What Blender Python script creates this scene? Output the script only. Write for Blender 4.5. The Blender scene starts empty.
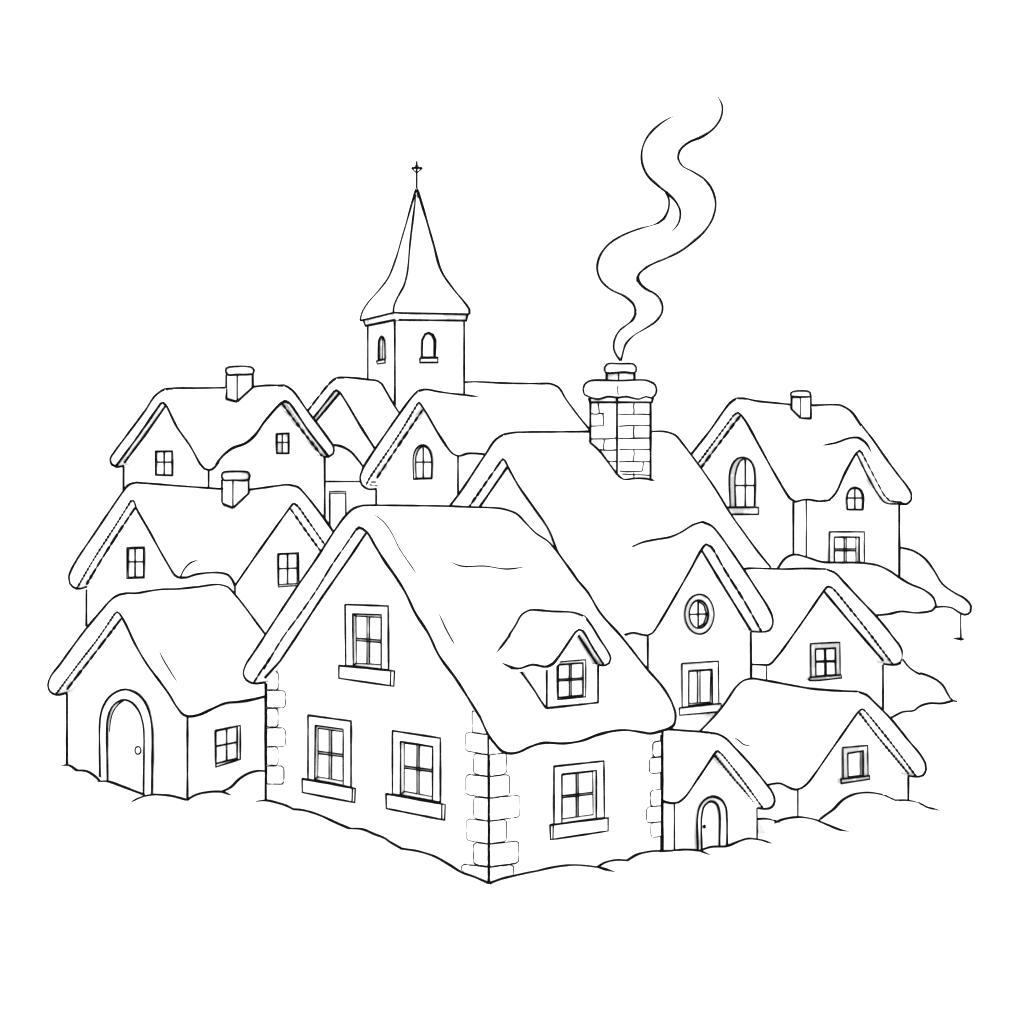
import bpy, bmesh, math, random
from mathutils import Vector, Matrix
from mathutils.bvhtree import BVHTree
random.seed(7)
SC = bpy.context.scene
COL = SC.collection
F = 1925.0                     # focal length in pixels of a 1024 px wide picture
HZ = 400.0                     # picture row of the horizon
H = 10.72                      # camera height
CAM = Vector((0, 0, H))
UP = Vector((0, 0, 1))

# ------------------------------------------------------------------ materials
def mat(name, col, rough=0.9, noise=None):
    m = bpy.data.materials.new(name); m.use_nodes = True
    nt = m.node_tree; b = nt.nodes['Principled BSDF']
    b.inputs['Base Color'].default_value = (*col, 1)
    b.inputs['Roughness'].default_value = rough
    b.inputs['Specular IOR Level'].default_value = 0.0
    if noise:
        n = nt.nodes.new('ShaderNodeTexNoise'); n.inputs['Scale'].default_value = noise[0]
        n.inputs['Detail'].default_value = 3
        r = nt.nodes.new('ShaderNodeValToRGB')
        r.color_ramp.elements[0].position = noise[2]; r.color_ramp.elements[0].color = (*col, 1)
        r.color_ramp.elements[1].position = noise[3]; r.color_ramp.elements[1].color = (*noise[1], 1)
        tc = nt.nodes.new('ShaderNodeTexCoord')
        nt.links.new(tc.outputs['Object'], n.inputs['Vector'])
        nt.links.new(n.outputs['Fac'], r.inputs['Fac'])
        nt.links.new(r.outputs['Color'], b.inputs['Base Color'])
    return m
WALL = mat('white_wall', (0.90, 0.90, 0.90), noise=(3.0, (0.93, 0.93, 0.93), .3, .7))
SNOW = mat('snow', (0.92, 0.92, 0.92), noise=(1.2, (0.94, 0.94, 0.94), .3, .7))
TRIM = mat('white_trim', (0.90, 0.90, 0.90), noise=(5.0, (0.93, 0.93, 0.93), .3, .7))
GREY = mat('pencil_shaded_trim', (0.33, 0.33, 0.33), noise=(1.4, (0.90, 0.90, 0.90), .50, .72))  # pencil-wash shading put into the trim colour as patchy grey
GREY2 = mat('soft_pencil_shaded_trim', (0.40, 0.40, 0.40), noise=(1.6, (0.92, 0.92, 0.92), .36, .58))  # fainter pencil shading, likewise put into the colour
GLASS = mat('white_glass', (0.91, 0.91, 0.91), rough=0.4, noise=(4.0, (0.93, 0.93, 0.93), .3, .7))
SMOKE = mat('white_smoke', (0.93, 0.93, 0.93), noise=(0.8, (0.95, 0.95, 0.95), .3, .7))
INK = mat('ink_line', (0.003, 0.003, 0.003), rough=1.0)

# ------------------------------------------------------------------ picture rays
def at(px, py, d):
    return Vector((d * (px - 512) / F, d, H - d * (py - HZ) / F))
class Plane:
    def __init__(s, p, n):
        s.p = Vector(p); s.n = Vector(n).normalized()
        if s.n.dot(CAM - s.p) < 0: s.n = -s.n
    def off(s, k): return Plane(s.p + s.n * k, s.n)
    def on(s, q):
        r = Vector(((q[0] - 512) / F, 1.0, -(q[1] - HZ) / F))
        k = (s.p - CAM).dot(s.n) / r.dot(s.n)
        return CAM + r * k
def T(ox, oy, txt):
    out = []
    for w in txt.split():
        a, b = w.split(',')
        out.append((ox + float(a) / 5.12, oy + float(b) / 5.12))
    return out
def smooth(pts, step=3.0, closed=False):
    """centripetal-ish Catmull-Rom through the traced points"""
    n = len(pts)
    if n < 3: return line(pts, 6)
    out = []
    rng = n if closed else n - 1
    for i in range(rng):
        p1 = pts[i]; p2 = pts[(i + 1) % n]
        p0 = pts[i - 1] if (i > 0 or closed) else p1
        p3 = pts[(i + 2) % n] if (i + 2 < n or closed) else p2
        L = math.dist(p1, p2)
        def tang(a, b, c, L):
            la, lb = math.dist(a, b) or 1e-6, math.dist(b, c) or 1e-6
            w = lb / (la + lb)
            tx = ((b[0]-a[0])/la*w + (c[0]-b[0])/lb*(1-w), (b[1]-a[1])/la*w + (c[1]-b[1])/lb*(1-w))
            return tx
        t1 = tang(p0, p1, p2, L) if p0 != p1 else ((p2[0]-p1[0])/L, (p2[1]-p1[1])/L)
        t2 = tang(p1, p2, p3, L) if p3 != p2 else ((p2[0]-p1[0])/L, (p2[1]-p1[1])/L)
        k1 = min(L, 2.0 * (math.dist(p0, p1) or L)); k2 = min(L, 2.0 * (math.dist(p2, p3) or L))
        m = max(1, int(L / step))
        for k in range(m):
            u = k / m
            h1 = 2*u**3 - 3*u*u + 1; h2 = u**3 - 2*u*u + u; h3 = -2*u**3 + 3*u*u; h4 = u**3 - u*u
            out.append((h1*p1[0] + h2*k1*t1[0] + h3*p2[0] + h4*k2*t2[0],
                        h1*p1[1] + h2*k1*t1[1] + h3*p2[1] + h4*k2*t2[1]))
    if not closed: out.append(pts[-1])
    return out
def line(pts, step=8.0):
    out = []
    for a, b in zip(pts, pts[1:]):
        m = max(1, int(math.dist(a, b) / step))
        for k in range(m):
            out.append((a[0] + (b[0]-a[0])*k/m, a[1] + (b[1]-a[1])*k/m))
    out.append(pts[-1])
    return out
def arc(cx, cy, rx, ry, a0=0, a1=360, n=36):
    return [(cx + rx*math.cos(math.radians(a0 + (a1-a0)*i/n)), cy - ry*math.sin(math.radians(a0 + (a1-a0)*i/n))) for i in range(n + 1)]

BOLD, MAIN, MID, THIN, FAINT = 3.2, 2.8, 2.1, 1.7, 1.45

# ------------------------------------------------------------------ mesh builder
class MB:
    def __init__(s): s.v = []; s.f = []; s.m = []
    def face(s, idx, m=0): s.f.append(tuple(idx)); s.m.append(m)
    def add(s, pts):
        b = len(s.v); s.v += [tuple(p) for p in pts]; return b
    def prism(s, pts, vec, m=0):
        n = len(pts); vec = Vector(vec)
        a = s.add(pts); b = s.add([Vector(p) + vec for p in pts])
        s.face(range(a, a + n), m); s.face(range(b + n - 1, b - 1, -1), m)
        for i in range(n):
            j = (i + 1) % n
            s.face((a + j, a + i, b + i, b + j), m)
    def loft(s, rows, m=0, caps=False, closed=False):
        n = len(rows[0]); bs = [s.add(r) for r in rows]
        for a, b in zip(bs, bs[1:]):
            for i in range(n if closed else n - 1):
                j = (i + 1) % n
                s.face((a + i, a + j, b + j, b + i), m)
        if caps:
            s.face(range(bs[0] + n - 1, bs[0] - 1, -1), m); s.face(range(bs[-1], bs[-1] + n), m)
    def tube(s, pts, rad, m=1, sides=6):
        P = [Vector(p) for p in pts]; Q = [P[0]]; R = [rad[0]]
        for p, r in zip(P[1:], rad[1:]):
            if (p - Q[-1]).length > 1e-4: Q.append(p); R.append(r)
        if len(Q) < 2: return
        rows = []; nrm = None
        for i, p in enumerate(Q):
            t = ((Q[min(i+1, len(Q)-1)] - Q[max(i-1, 0)])).normalized()
            if nrm is None:
                nrm = t.cross(UP)
                if nrm.length < .1: nrm = t.cross(Vector((1, 0, 0)))
            nrm = (nrm - t * nrm.dot(t))
            nrm = nrm.normalized() if nrm.length > 1e-5 else t.orthogonal().normalized()
            b = t.cross(nrm)
            rows.append([p + (nrm*math.cos(2*math.pi*k/sides) + b*math.sin(2*math.pi*k/sides)) * R[i] for k in range(sides)])
        s.loft(rows, m, caps=True, closed=True)
    def ink(s, pts, lw=MAIN, taper=(0, 0), dash=None):
        """a raised dark line of the given width along 3D points"""
        P = [Vector(p) for p in pts]
        n = len(P)
        if n < 2: return
        acc = [0.0]
        for a, b in zip(P, P[1:]): acc.append(acc[-1] + (b - a).length * F / max(a.y, 1))
        tot = acc[-1] or 1
        ph = random.uniform(0, 6.28); ph2 = random.uniform(0, 6.28)
        rad = []
        for p, l in zip(P, acc):
            w = lw * (1 + .10*math.sin(l/11 + ph) + .07*math.sin(l/4.3 + ph2))
            if taper[0]: w *= min(1, .22 + l / taper[0])
            if taper[1]: w *= min(1, .22 + (tot - l) / taper[1])
            rad.append(w * .5 * p.y / F)
        if not dash: s.tube(P, rad); return
        on_, off_ = dash; pos = 0
        def samp(l):
            for i in range(n - 1):
                if acc[i+1] >= l:
                    k = (l - acc[i]) / ((acc[i+1] - acc[i]) or 1)
                    return P[i].lerp(P[i+1], k), rad[i]
            return P[-1], rad[-1]
        while pos < tot:
            e = min(tot, pos + on_ * random.uniform(.75, 1.3))
            m = max(2, int((e - pos) / 2))
            q = [samp(pos + (e - pos) * i / m) for i in range(m + 1)]
            rr = [r * (1.06 if 0 < i < m else .7) for i, (_, r) in enumerate(q)]
            s.tube([a for a, _ in q], rr)
            pos = e
            e = min(tot, pos + off_ * random.uniform(.7, 1.3))
            q = [samp(pos + (e - pos) * i / 2) for i in range(3)]
            s.tube([a for a, _ in q], [r * .55 for _, r in q])      # the pen never quite lifts
            pos = e
    def pink(s, pl, px, lw=MAIN, curve=False, taper=(0, 0), dash=None, lift=.35):
        q = smooth(px) if curve else line(px)
        P = [pl.on(p) for p in q]
        P = [p + pl.n * (lift * lw * .5 * p.y / F) for p in P]
        s.ink(P, lw, taper, dash)
    def build(s, name, mats, parent=None):
        me = bpy.data.meshes.new(name)
        me.from_pydata(s.v, [], s.f)
        for m in mats: me.materials.append(m)
        for p, mi in zip(me.polygons, s.m): p.material_index = min(mi, len(mats) - 1)
        bm = bmesh.new(); bm.from_mesh(me)
        bmesh.ops.triangulate(bm, faces=[f for f in bm.faces if len(f.verts) > 4])
        bmesh.ops.recalc_face_normals(bm, faces=bm.faces[:])
        bm.to_mesh(me); bm.free()
        o = bpy.data.objects.new(name, me); COL.objects.link(o)
        if parent:
            o.parent = parent
            loc = Vector(); q = parent
            while q: loc += q.location; q = q.parent
            for v in me.vertices: v.co = v.co - loc
        return o

def thing(name, label, cat, loc, group=None):
    o = bpy.data.objects.new(name, None); COL.objects.link(o)
    o.location = loc; o.empty_display_size = .5
    o['label'] = label; o['category'] = cat
    if group: o['group'] = group
    return o

GROUND = []                     # (x, y, z) the ground must run through

# ------------------------------------------------------------------ a gabled wing
class Wing:
    """side 'L': the gable wall runs from the near corner back to the left, the ridge back to the right;
       side 'R': mirrored."""
    def __init__(s, corner, d, side, phi=45, oh=.42):
        a = math.radians(phi)
        V = Vector((math.cos(a), math.sin(a), 0)); U = Vector((-math.sin(a), math.cos(a), 0))
        s.g, s.r = (U, V) if side == 'L' else (V, U)
        s.c = at(corner[0], corner[1], d)
        s.G = Plane(s.c, -s.r); s.Gf = s.G.off(oh); s.Gb = s.G.off(oh * .55)
        s.S = Plane(s.c, -s.g)
    def slope_plane(s, apex, eave, end=None, run=3):
        """apex: top of the snow at the gable end of the ridge, end: far end of the ridge (pixels)"""
        A = s.Gf.on(apex); E = s.Gf.on(eave)
        s.A = A; s.R = Plane(A, s.r.cross(E - A)); s.apx = apex
        s.rv = (s.R.on(end) - A) if end else s.r * run
        s.right = s.g.x < 0            # gable runs to the left: the slope is on the right
        return s.R
    def run_to(s, px, start=None):
        """distance along the ridge direction at which a vertical lands on column px"""
        p = start or s.c; k = (px - 512) / F
        return (k * p.y - p.x) / (s.r.x - k * s.r.y)
    def walls(s, root, top, base, length, lines, raise_=5, inset=0, back=True):
        """top: far eave, apex, near eave in pixels on the gable plane; solid body reaching down to base"""
        mb = MB()
        t = [s.G.on((p[0], p[1] - (raise_ if k < len(top) - 1 else -1))) for k, p in enumerate(top)]
        t[-1] = t[-1] + s.g * inset
        lo = [Vector((t[0].x, t[0].y, base)), Vector((t[-1].x, t[-1].y, base))]
        mb.prism([lo[0]] + t + [lo[1]], s.r * length)
        for pl, px, lw, kw in lines: mb.pink(pl, px, lw, **kw)
        # the edges round the back
        for q in ((t[0], t[-1]) if back else ()):
            e = q + s.r * length
            mb.ink([Vector((e.x, e.y, base)) - s.r*.02, e - s.r*.02 - UP*.6], MAIN)
        o = mb.build('wall', [WALL, INK], root)
        GROUND.append((s.c.x, s.c.y, base + .5))
        e = s.c + s.r * length; GROUND.append((e.x, e.y, base + .5))
        e = t[0]; GROUND.append((e.x, e.y, base + .5))
        return o
    def roof(s, root, band, slope, inks, length, th=.28, label=None, name='roof'):
        """band: outline of the visible verge on the gable front, extruded along the ridge;
           slope: outline of the visible slope"""
        mb = MB()
        if band:
            cut = [p for p in band if (p[0] <= s.apx[0] if s.right else p[0] >= s.apx[0])]
            mb.prism([s.Gf.on(p) for p in cut], s.rv)
        if slope:
            pts = [s.R.on(p) for p in slope]
            mid = sum((p for p in pts), Vector()) / len(pts)
            v = (mid - CAM).normalized()                  # undercut eaves: the slab's edges lean inwards
            mb.prism(pts, v * (th / max(.25, -v.dot(s.R.n))))
        for pl, px, lw, kw in inks: mb.pink(pl, px, lw, **kw)
        o = mb.build(name, [SNOW, INK], root)
        if label: o['label'] = label
        return o
    def board(s, root, quad, inks, grey=None):
        mb = MB()
        mb.prism([s.Gb.on(p) for p in quad], s.r * .18)
        for px, lw, kw in inks: mb.pink(s.Gb, px, lw, **kw)
        return mb.build('barge_board', [grey or TRIM, INK], root)

C = dict(curve=True)
def Dsh(a=6, b=2.2, **k): return dict(dash=(a, b), **k)

# ------------------------------------------------------------------ openings
def close(p): return list(p) + [p[0]]
def window(root, pl, outer, inner, pane, vert=None, hor=None, sill=None, strip=None, grey=None,
           curve=False, lw=MID, bar=1, extra=(), panegrey=None, inner_lw=None, bars_lw=None, name='window'):
    """outer / inner: outlines of the frame, pane: outline of the glass; vert/hor: glazing bars in pixels"""
    if inner_lw is None: inner_lw = min(lw, 2.2)
    if bars_lw is None: bars_lw = min(lw, 2.2 if bar > 1 else 2.1)
    fr = MB(); pf = pl.off(.07)
    O = smooth(outer) if curve else outer
    I = inner
    # solid reveal block with a border ring in front
    fr.prism([pl.off(.012).on(p) for p in outer], -pl.n * .08)
    no, ni = len(outer), len(inner)
    if no == ni:
        a = fr.add([pf.on(p) for p in outer]); b = fr.add([pf.on(p) for p in inner])
        a2 = fr.add([pl.off(-.02).on(p) for p in outer]); b2 = fr.add([pl.off(.0).on(p) for p in inner])
        for i in range(no):
            j = (i + 1) % no
            fr.face((a+i, a+j, b+j, b+i)); fr.face((a2+i, a2+j, a+j, a+i)); fr.face((b+i, b+j, b2+j, b2+i))
    fr.pink(pf, close(outer), lw)
    if inner != outer: fr.pink(pf, close(inner), inner_lw)
    w = fr.build(name, [grey or TRIM, INK], root)
    pn = MB(); pp = pl.off(.03)
    pn.prism([pp.on(p) for p in pane], -pl.n * .03)
    if pane != inner: pn.pink(pp, close(pane), min(lw * .75, 1.6))
    pn.build('pane', [panegrey or GLASS, INK], w)
    if vert or hor or extra:
        b = MB(); pb = pl.off(.05)
        for seg in (vert or []) + (hor or []):
            (x0, y0), (x1, y1) = seg
            if bar > 1:
                L = math.dist(seg[0], seg[1]); nx, ny = -(y1-y0)/L, (x1-x0)/L
                q = [(x0+nx*bar*.5, y0+ny*bar*.5), (x1+nx*bar*.5, y1+ny*bar*.5), (x1-nx*bar*.5, y1-ny*bar*.5), (x0-nx*bar*.5, y0-ny*bar*.5)]
                b.prism([pb.on(p) for p in q], -pl.n * .03)
                b.pink(pb, q[:2], bars_lw * .8); b.pink(pb, q[2:], bars_lw * .8)
            else:
                b.pink(pb, [seg[0], seg[1]], bars_lw)
        for px, l in extra: b.pink(pb, px, l)
        b.build('glazing_bar', [GREY if bar > 1 else INK, INK], w)
    if sill:
        s = MB(); ps = pl.off(.12)
        s.prism([ps.on(p) for p in sill], -pl.n * .15)
        s.pink(ps, close(sill), lw)
        if strip: s.pink(ps, strip, lw * .8)
        s.build('sill', [grey if grey is GREY else TRIM, INK], w)
    return w
def arch(x0, x1, yb, ys, yt, n=14, yb2=None):
    """outline of a round-headed opening, from bottom left over the head to bottom right"""
    cx = (x0 + x1) / 2; rx = (x1 - x0) / 2; ry = ys - yt
    a = [(cx - rx*math.cos(math.pi*i/n), ys - ry*math.sin(math.pi*i/n)) for i in range(n + 1)]
    return [(x0, yb)] + a + [(x1, yb if yb2 is None else yb2)]
def door(root, pl, outer, inner, knob, knob_r, extra=(), lw=MAIN, grey=None):
    fr = MB(); pf = pl.off(.08)
    fr.prism([pl.off(.01).on(p) for p in outer], -pl.n * .08)
    n = len(outer)
    a = fr.add([pf.on(p) for p in outer]); b = fr.add([pf.on(p) for p in inner])
    a2 = fr.add([pl.off(-.02).on(p) for p in outer]); b2 = fr.add([pl.on(p) for p in inner])
    for i in range(n - 1):
        j = i + 1
        fr.face((a+i, a+j, b+j, b+i)); fr.face((a2+i, a2+j, a+j, a+i)); fr.face((b+i, b+j, b2+j, b2+i))
    fr.pink(pf, outer, lw); fr.pink(pf, inner, lw * .92)
    d = MB(); pd = pl.off(.035)
    d.prism([pd.on(p) for p in inner], -pl.n * .03)
    for px, l, kw in extra: d.pink(pd, px, l, **kw)
    dd = d.build('door', [TRIM, INK], root)
    fr.build('frame', [grey or TRIM, INK], dd)
    if knob:
        k = MB(); pk = pl.off(.09)
        ring = arc(knob[0], knob[1], knob_r[0], knob_r[1], n=14)
        k.prism([pk.on(p) for p in ring[:-1]], -pl.n * .06)
        k.pink(pk, ring, MID)
        k.build('handle', [TRIM, INK], dd)
    return dd
def chimney(root, R, left, right, corner, ytop, bottom, cap, phi=45, faint=(), caplines=(), lw=MAIN, lwc=MID, foot_ink=True, name='chimney'):
    """P: bottom corner point in the scene; left/right/corner: picture columns; bottom: ink of the foot"""
    P, PLf, PRt = [q + (CAM - q).normalized() * .07 for q in (R.on(bottom[1]), R.on((left, bottom[0][1])), R.on((right, bottom[2][1])))]
    PL = Plane(P, (PLf - P).cross(UP)); PR = Plane(P, (PRt - P).cross(UP))     # the two faces stand on the roof
    mb = MB()
    top = PL.on((corner, ytop)).z
    l = PL.on((left, ytop)); r = PR.on((right, ytop)); c = Vector((P.x, P.y, 0))
    l.z = r.z = 0
    k = c + (l - c) + (r - c)
    lo = P.z - 1.2
    ring = [Vector((q.x, q.y, lo)) for q in (c, r, k, l)]
    mb.prism(ring, UP * (top - lo))
    for pl_, px, w, kw in [(PL, [(left, ytop), (left, bottom[0][1])], lw, {}), (PL, [(corner, ytop), (corner, bottom[1][1])], lwc, {}),
                       (PR, [(right, ytop), (right, bottom[2][1])], lw, {}), ] + ([(PL, bottom[:2], lw, {}), (PR, bottom[1:], lw, {})] if foot_ink else []) + list(faint and [((PL if f[0] == 'L' else PR), f[1], f[2], {}) for f in faint]):
        mb.pink(pl_, px, w, **kw)
    body = mb.build(name, [WALL, INK], root)
    # snow cap: traced silhouette turned into a four-sided rounded slab
    return body, PL, PR, (c, r, k, l), P
def cap(body_root, foot, grow, z0, z1, root_plane, outline, inks, snow=SNOW, name='cap'):
    """rounded slab over the four foot corners (c, r, k, l) + ink outline traced on a plane through its front"""
    c, r, k, l = foot
    cen = (c + k) / 2
    mb = MB(); rows = []
    h = z1 - z0
    for t, gk in ((0, .9), (.12, 1), (.75, 1), (.93, .93), (1, .80)):
        rows.append([Vector((cen.x + (q.x-cen.x)*(1+grow)*gk, cen.y + (q.y-cen.y)*(1+grow)*gk, z0 + h*t)) for q in (c, r, k, l)])
    mb.loft(rows, 0, caps=True, closed=True)
    if outline:
        mb.prism([root_plane.on(p) for p in outline], -root_plane.n * .12)
    for px, lw, kw in inks: mb.pink(root_plane, px, lw, **kw)
    o = mb.build(name, [snow, INK], body_root)
    return o
def small_chimney(root, R, left, right, corner, ybody, bottom, capo, faint=(), phi=45, capline=None, corner_lw=MID):
    body, PL, PR, foot, top = chimney(root, R, left, right, corner, ybody, bottom, None, phi, faint, lwc=corner_lw)
    fp = Plane(Vector((foot[0].x, foot[0].y - .10, 0)), (0, -1, 0))
    q = [fp.on(p) for p in capo]
    z0 = min(v.z for v in q); z1 = max(v.z for v in q)
    inks = [(close(capo), MAIN, C)]
    if capline: inks += [(capline, THIN, {})]
    cap(body, foot, .06, z0 + .02, z1 - .04, fp, smooth(capo, closed=True), inks, GREY2)
    return body

# ------------------------------------------------------------------ snow heaped up along a line
DRIFTS = []
def drift(pl, crest, inks, depth=2.2, drop=.9, lw=3.1, fan=(75, 75)):
    """crest: traced crest of the heap on a vertical plane; it falls away towards the viewer and behind"""
    P = [pl.on(p) for p in crest]
    ov = pl.n
    prof = [(-.30, -.9), (-.12, -.12), (0, 0), (.25, -.07), (.6, -.28), (1.0, -.62), (1.5, -1.05), (1.6, -3.5)]
    sg = 1 if ov.cross(P[-1] - P[0]).z > 0 else -1
    cols = [(P[0], Matrix.Rotation(math.radians(-sg * a_), 3, 'Z') @ ov) for a_ in (75, 55, 35, 18) if a_ <= fan[0]]
    cols += [(p, ov) for p in P]
    cols += [(P[-1], Matrix.Rotation(math.radians(sg * a_), 3, 'Z') @ ov) for a_ in (18, 35, 55, 75) if a_ <= fan[1]]
    rows = [[p + o_ * (a * depth) + UP * (b * drop) for p, o_ in cols] for a, b in prof]
    for p in P[::4]:
        GROUND.append((p.x, p.y, p.z - .35))
        for a_, b_ in ((1.0, .5), (2.2, .7)):
            q = p + ov * depth * a_; GROUND.append((q.x, q.y, p.z - b_ * drop))
    DRIFTS.append((pl, rows, inks, lw))
def build_drifts(ground):
    """the drawn crest lines are laid onto the snow surface itself"""
    me = ground.data
    gv = [v.co.copy() for v in me.vertices]; gf = [tuple(p.vertices) for p in me.polygons]
    for pl, rows, inks, lw in DRIFTS:
        mb = MB(); mb.loft(rows); n0 = len(gv)
        gv += [Vector(v) for v in mb.v]; gf += [tuple(i + n0 for i in f) for f in mb.f]
    tree = BVHTree.FromPolygons(gv, gf)
    for pl, rows, inks, lw in DRIFTS:
        mb = MB(); mb.loft(rows)
        for px, tp in inks:
            Q = []
            for p in smooth(px):
                q = pl.on(p); d = (q - CAM)
                h = tree.ray_cast(CAM, d.normalized())
                if h[0] is not None and h[3] < d.length: q = h[0]
                Q.append(q + UP * (.3 * lw * .5 * q.y / F) - d.normalized() * .012)
            mb.ink(Q, lw, tp)
        o = mb.build('snow_drift', [SNOW, INK]); o['kind'] = 'structure'
        for p in o.data.polygons: p.use_smooth = True
def bank(name, pl, poly, inks, depth=3.0):
    """a snow bank with real thickness: rounded front traced on a plane, running back into the hill"""
    mb = MB()
    P = [pl.on(p) for p in poly]
    mid = sum(P, Vector()) / len(P); back = Vector((mid.x, mid.y, 0)).normalized()
    mb.prism(P, back * depth + UP * -.15)
    for px, lw, kw in inks: mb.pink(pl, px, lw, **kw)
    o = mb.build(name, [SNOW, INK]); o['kind'] = 'structure'
    return o

# ================================================================== FRONT COTTAGE
w1 = Wing((489, 880), 43.0, 'L', 43)
r1 = thing('cottage', 'large front cottage with quoin stones at its corners and a dormer in its snowy roof', 'house', (w1.c.x, w1.c.y, 0), 'snow covered houses of the village')
o_band = T(200, 640, "335,217 275,222 240,205 224,175 235,130 270,75 320,0") + T(200, 480, "335,795 500,545 620,370 685,268 755,175 790,145 830,132 905,130")
b_in = T(200, 480, "800,255 735,350 680,430 600,560 500,705 430,800 330,965") + T(200, 640, "360,90 310,165 275,220")
ridge = T(200, 480, "830,132 905,130") + T(340, 360, "190,745 380,747 560,750") + T(360, 480, "560,140 740,152 800,175 850,225 900,275 960,315 1005,365")
redge = T(360, 480, "1005,365") + T(480, 580, "480,-22 495,0 550,65 610,165 720,290 855,460 940,560 985,640 1000,700 990,745 960,765 935,772")
eave = T(480, 580, "935,772 870,788 820,780 740,770 680,775 600,795 520,825 440,838 310,838 250,858 200,882 160,890 115,880 75,840 45,800 0,705")
verge = T(480, 580, "0,705") + T(360, 480, "490,1020 400,895 350,790 280,680 230,575 180,495 130,425 80,345 35,270") + T(200, 480, "832,252 812,245 800,255")
w1.slope_plane((354, 508.5), (490, 735), (503, 509.5))
apx = (357.5, 528)
w1.walls(r1, [T(200, 640, "338,185")[0], (363, 531), (489, 737)], -1.2, w1.run_to(661.5) , [
    (w1.G, T(200, 640, "338,185 338,500 339,822"), BOLD, {}),
    (w1.G, T(360, 700, "658,185 660,500 661,940"), MAIN, {}),
    (w1.S, T(500, 700, "830,155 829,450 830,775"), BOLD, {})])
w1.roof(r1, smooth(o_band)[:-3] + smooth(b_in), smooth(ridge) + smooth(redge)[1:] + smooth(eave)[1:] + smooth(verge)[1:-1], [
    (w1.Gf, o_band, MAIN, C), (w1.Gf, b_in, MID + .2, Dsh(16, 1.2, **C)),
    (w1.R, ridge, MAIN, C), (w1.R, redge, BOLD, C), (w1.R, eave, BOLD, C), (w1.R, verge, BOLD, C),
    (w1.R, T(360, 480, "68,175 120,215 160,270 200,350 250,425 295,490"), THIN, dict(curve=True, taper=(8, 14))),
    (w1.R, T(360, 480, "458,418 510,440 640,442 750,457 840,447"), MID, dict(curve=True, taper=(12, 16))),
    (w1.R, T(360, 480, "398,672 440,765 488,852"), MID, dict(curve=True, taper=(14, 10)))], w1.run_to(520, w1.A))
w1.board(r1, T(200, 480, "812,245 850,275 620,610 335,1015 270,1015 500,705"), [
    (T(200, 480, "850,275 770,395 620,610 480,825 410,930 335,1012"), MAIN, {})])
W = lambda o, t: T(o[0], o[1], t)
tG, tH, tJ, tL, tK = (200, 480), (200, 640), (360, 700), (500, 700), (480, 580)
window(r1, w1.G, W(tG, "745,637 965,645 967,972 748,950"), W(tG, "783,685 930,690 930,970 786,952"), W(tG, "800,697 927,704 927,945 803,938"),
       [W(tG, "862,700 862,940")], [W(tG, "803,816 927,826")], W(tG, "713,950 998,978 994,1056 713,1015"), W(tG, "978,977 976,1050"), bar=2.4, lw=2.6,
       extra=[(W(tG, "786,950 803,936"), THIN), (W(tG, "783,685 800,697"), THIN)])
window(r1, w1.G, W(tH, "555,385 775,415 775,755 555,713"), W(tH, "592,437 735,457 735,744 588,716"), W(tH, "607,452 733,470 733,722 605,700"),
       [W(tH, "668,460 668,710")], [W(tH, "607,575 733,592")], W(tH, "525,710 797,760 794,832 526,780"), W(tH, "782,758 780,828"), bar=2.4, lw=2.6,
       extra=[(W(tH, "588,714 605,700"), THIN)])
window(r1, w1.G, W(tJ, "168,157 413,195 413,523 168,481"), W(tJ, "208,212 375,238 373,518 208,487"), W(tJ, "228,221 371,242 370,494 228,467"),
       [W(tJ, "298,232 298,480")], [W(tJ, "228,343 370,362")], W(tJ, "135,480 438,535 435,615 137,555"), W(tJ, "420,533 420,610"), bar=2.2, lw=2.6,
       extra=[(W(tJ, "208,485 228,467"), THIN)])
window(r1, w1.S, W(tL, "275,340 530,312 533,602 275,637"), W(tL, "315,380 493,360 493,605 315,632"), W(tL, "318,384 473,367 475,586 318,608"),
       [W(tL, "395,375 395,598")], [W(tL, "318,495 475,477")], W(tL, "255,640 552,603 552,670 257,715"), W(tL, "272,640 270,712"), bar=2.0, lw=2.5)
# corner stones, each a raised block
def quoin(polys):
    mb = MB()
    for pl, q, op in polys:
        pq = pl.off(.028)
        mb.prism([pq.on(p) for p in q], -pl.n * .06)
        mb.pink(pq, q[:4] if op else close(q), random.uniform(1.15, 1.6), dash=(random.uniform(9, 22), 1.6), lift=.25)
    mb.build('quoin_stone', [WALL, INK], r1)
def J(x, y): return T(360, 700, f"{x},{y}")[0]
ys = [40, 178, 280, 392, 503, 620, 737, 855, 938]
gl = [575, 540, 582, 543, 582, 545, 582, 520]
sr = [None, None, 750, 765, 818, 750, 812, 785]
for i in range(8):
    yt, yb = ys[i] + 1, ys[i+1] - 2
    k = .12
    x = gl[i]
    yb2 = yb - k*(660-x) if i < 7 else 883
    yt2 = yt - k*(660-x) if i else 40
    xr = 650 if i else 640
    if i == 0:
        polys = [(w1.G, [J(585, 60), J(575, 55), J(575, 165), J(655, 176)], True)]
    else:
        polys = [(w1.G, [J(656, yt), J(x + 14, yt2 + 2), J(x, yt2 + 12), J(x, yb2 - 12), J(x + 14, yb2 - 1), J(656, yb)], False)]
    if sr[i]:
        x = sr[i]; u = .115*(x-660)
        b2 = yb - u if i < 7 else 908
        polys.append((w1.S, [J(664, yt), J(x - 14, yt - u + 2), J(x, yt - u + 10), J(x, b2 - 12), J(x - 12, b2), J(664, yb)], False))
    quoin(polys)
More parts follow.
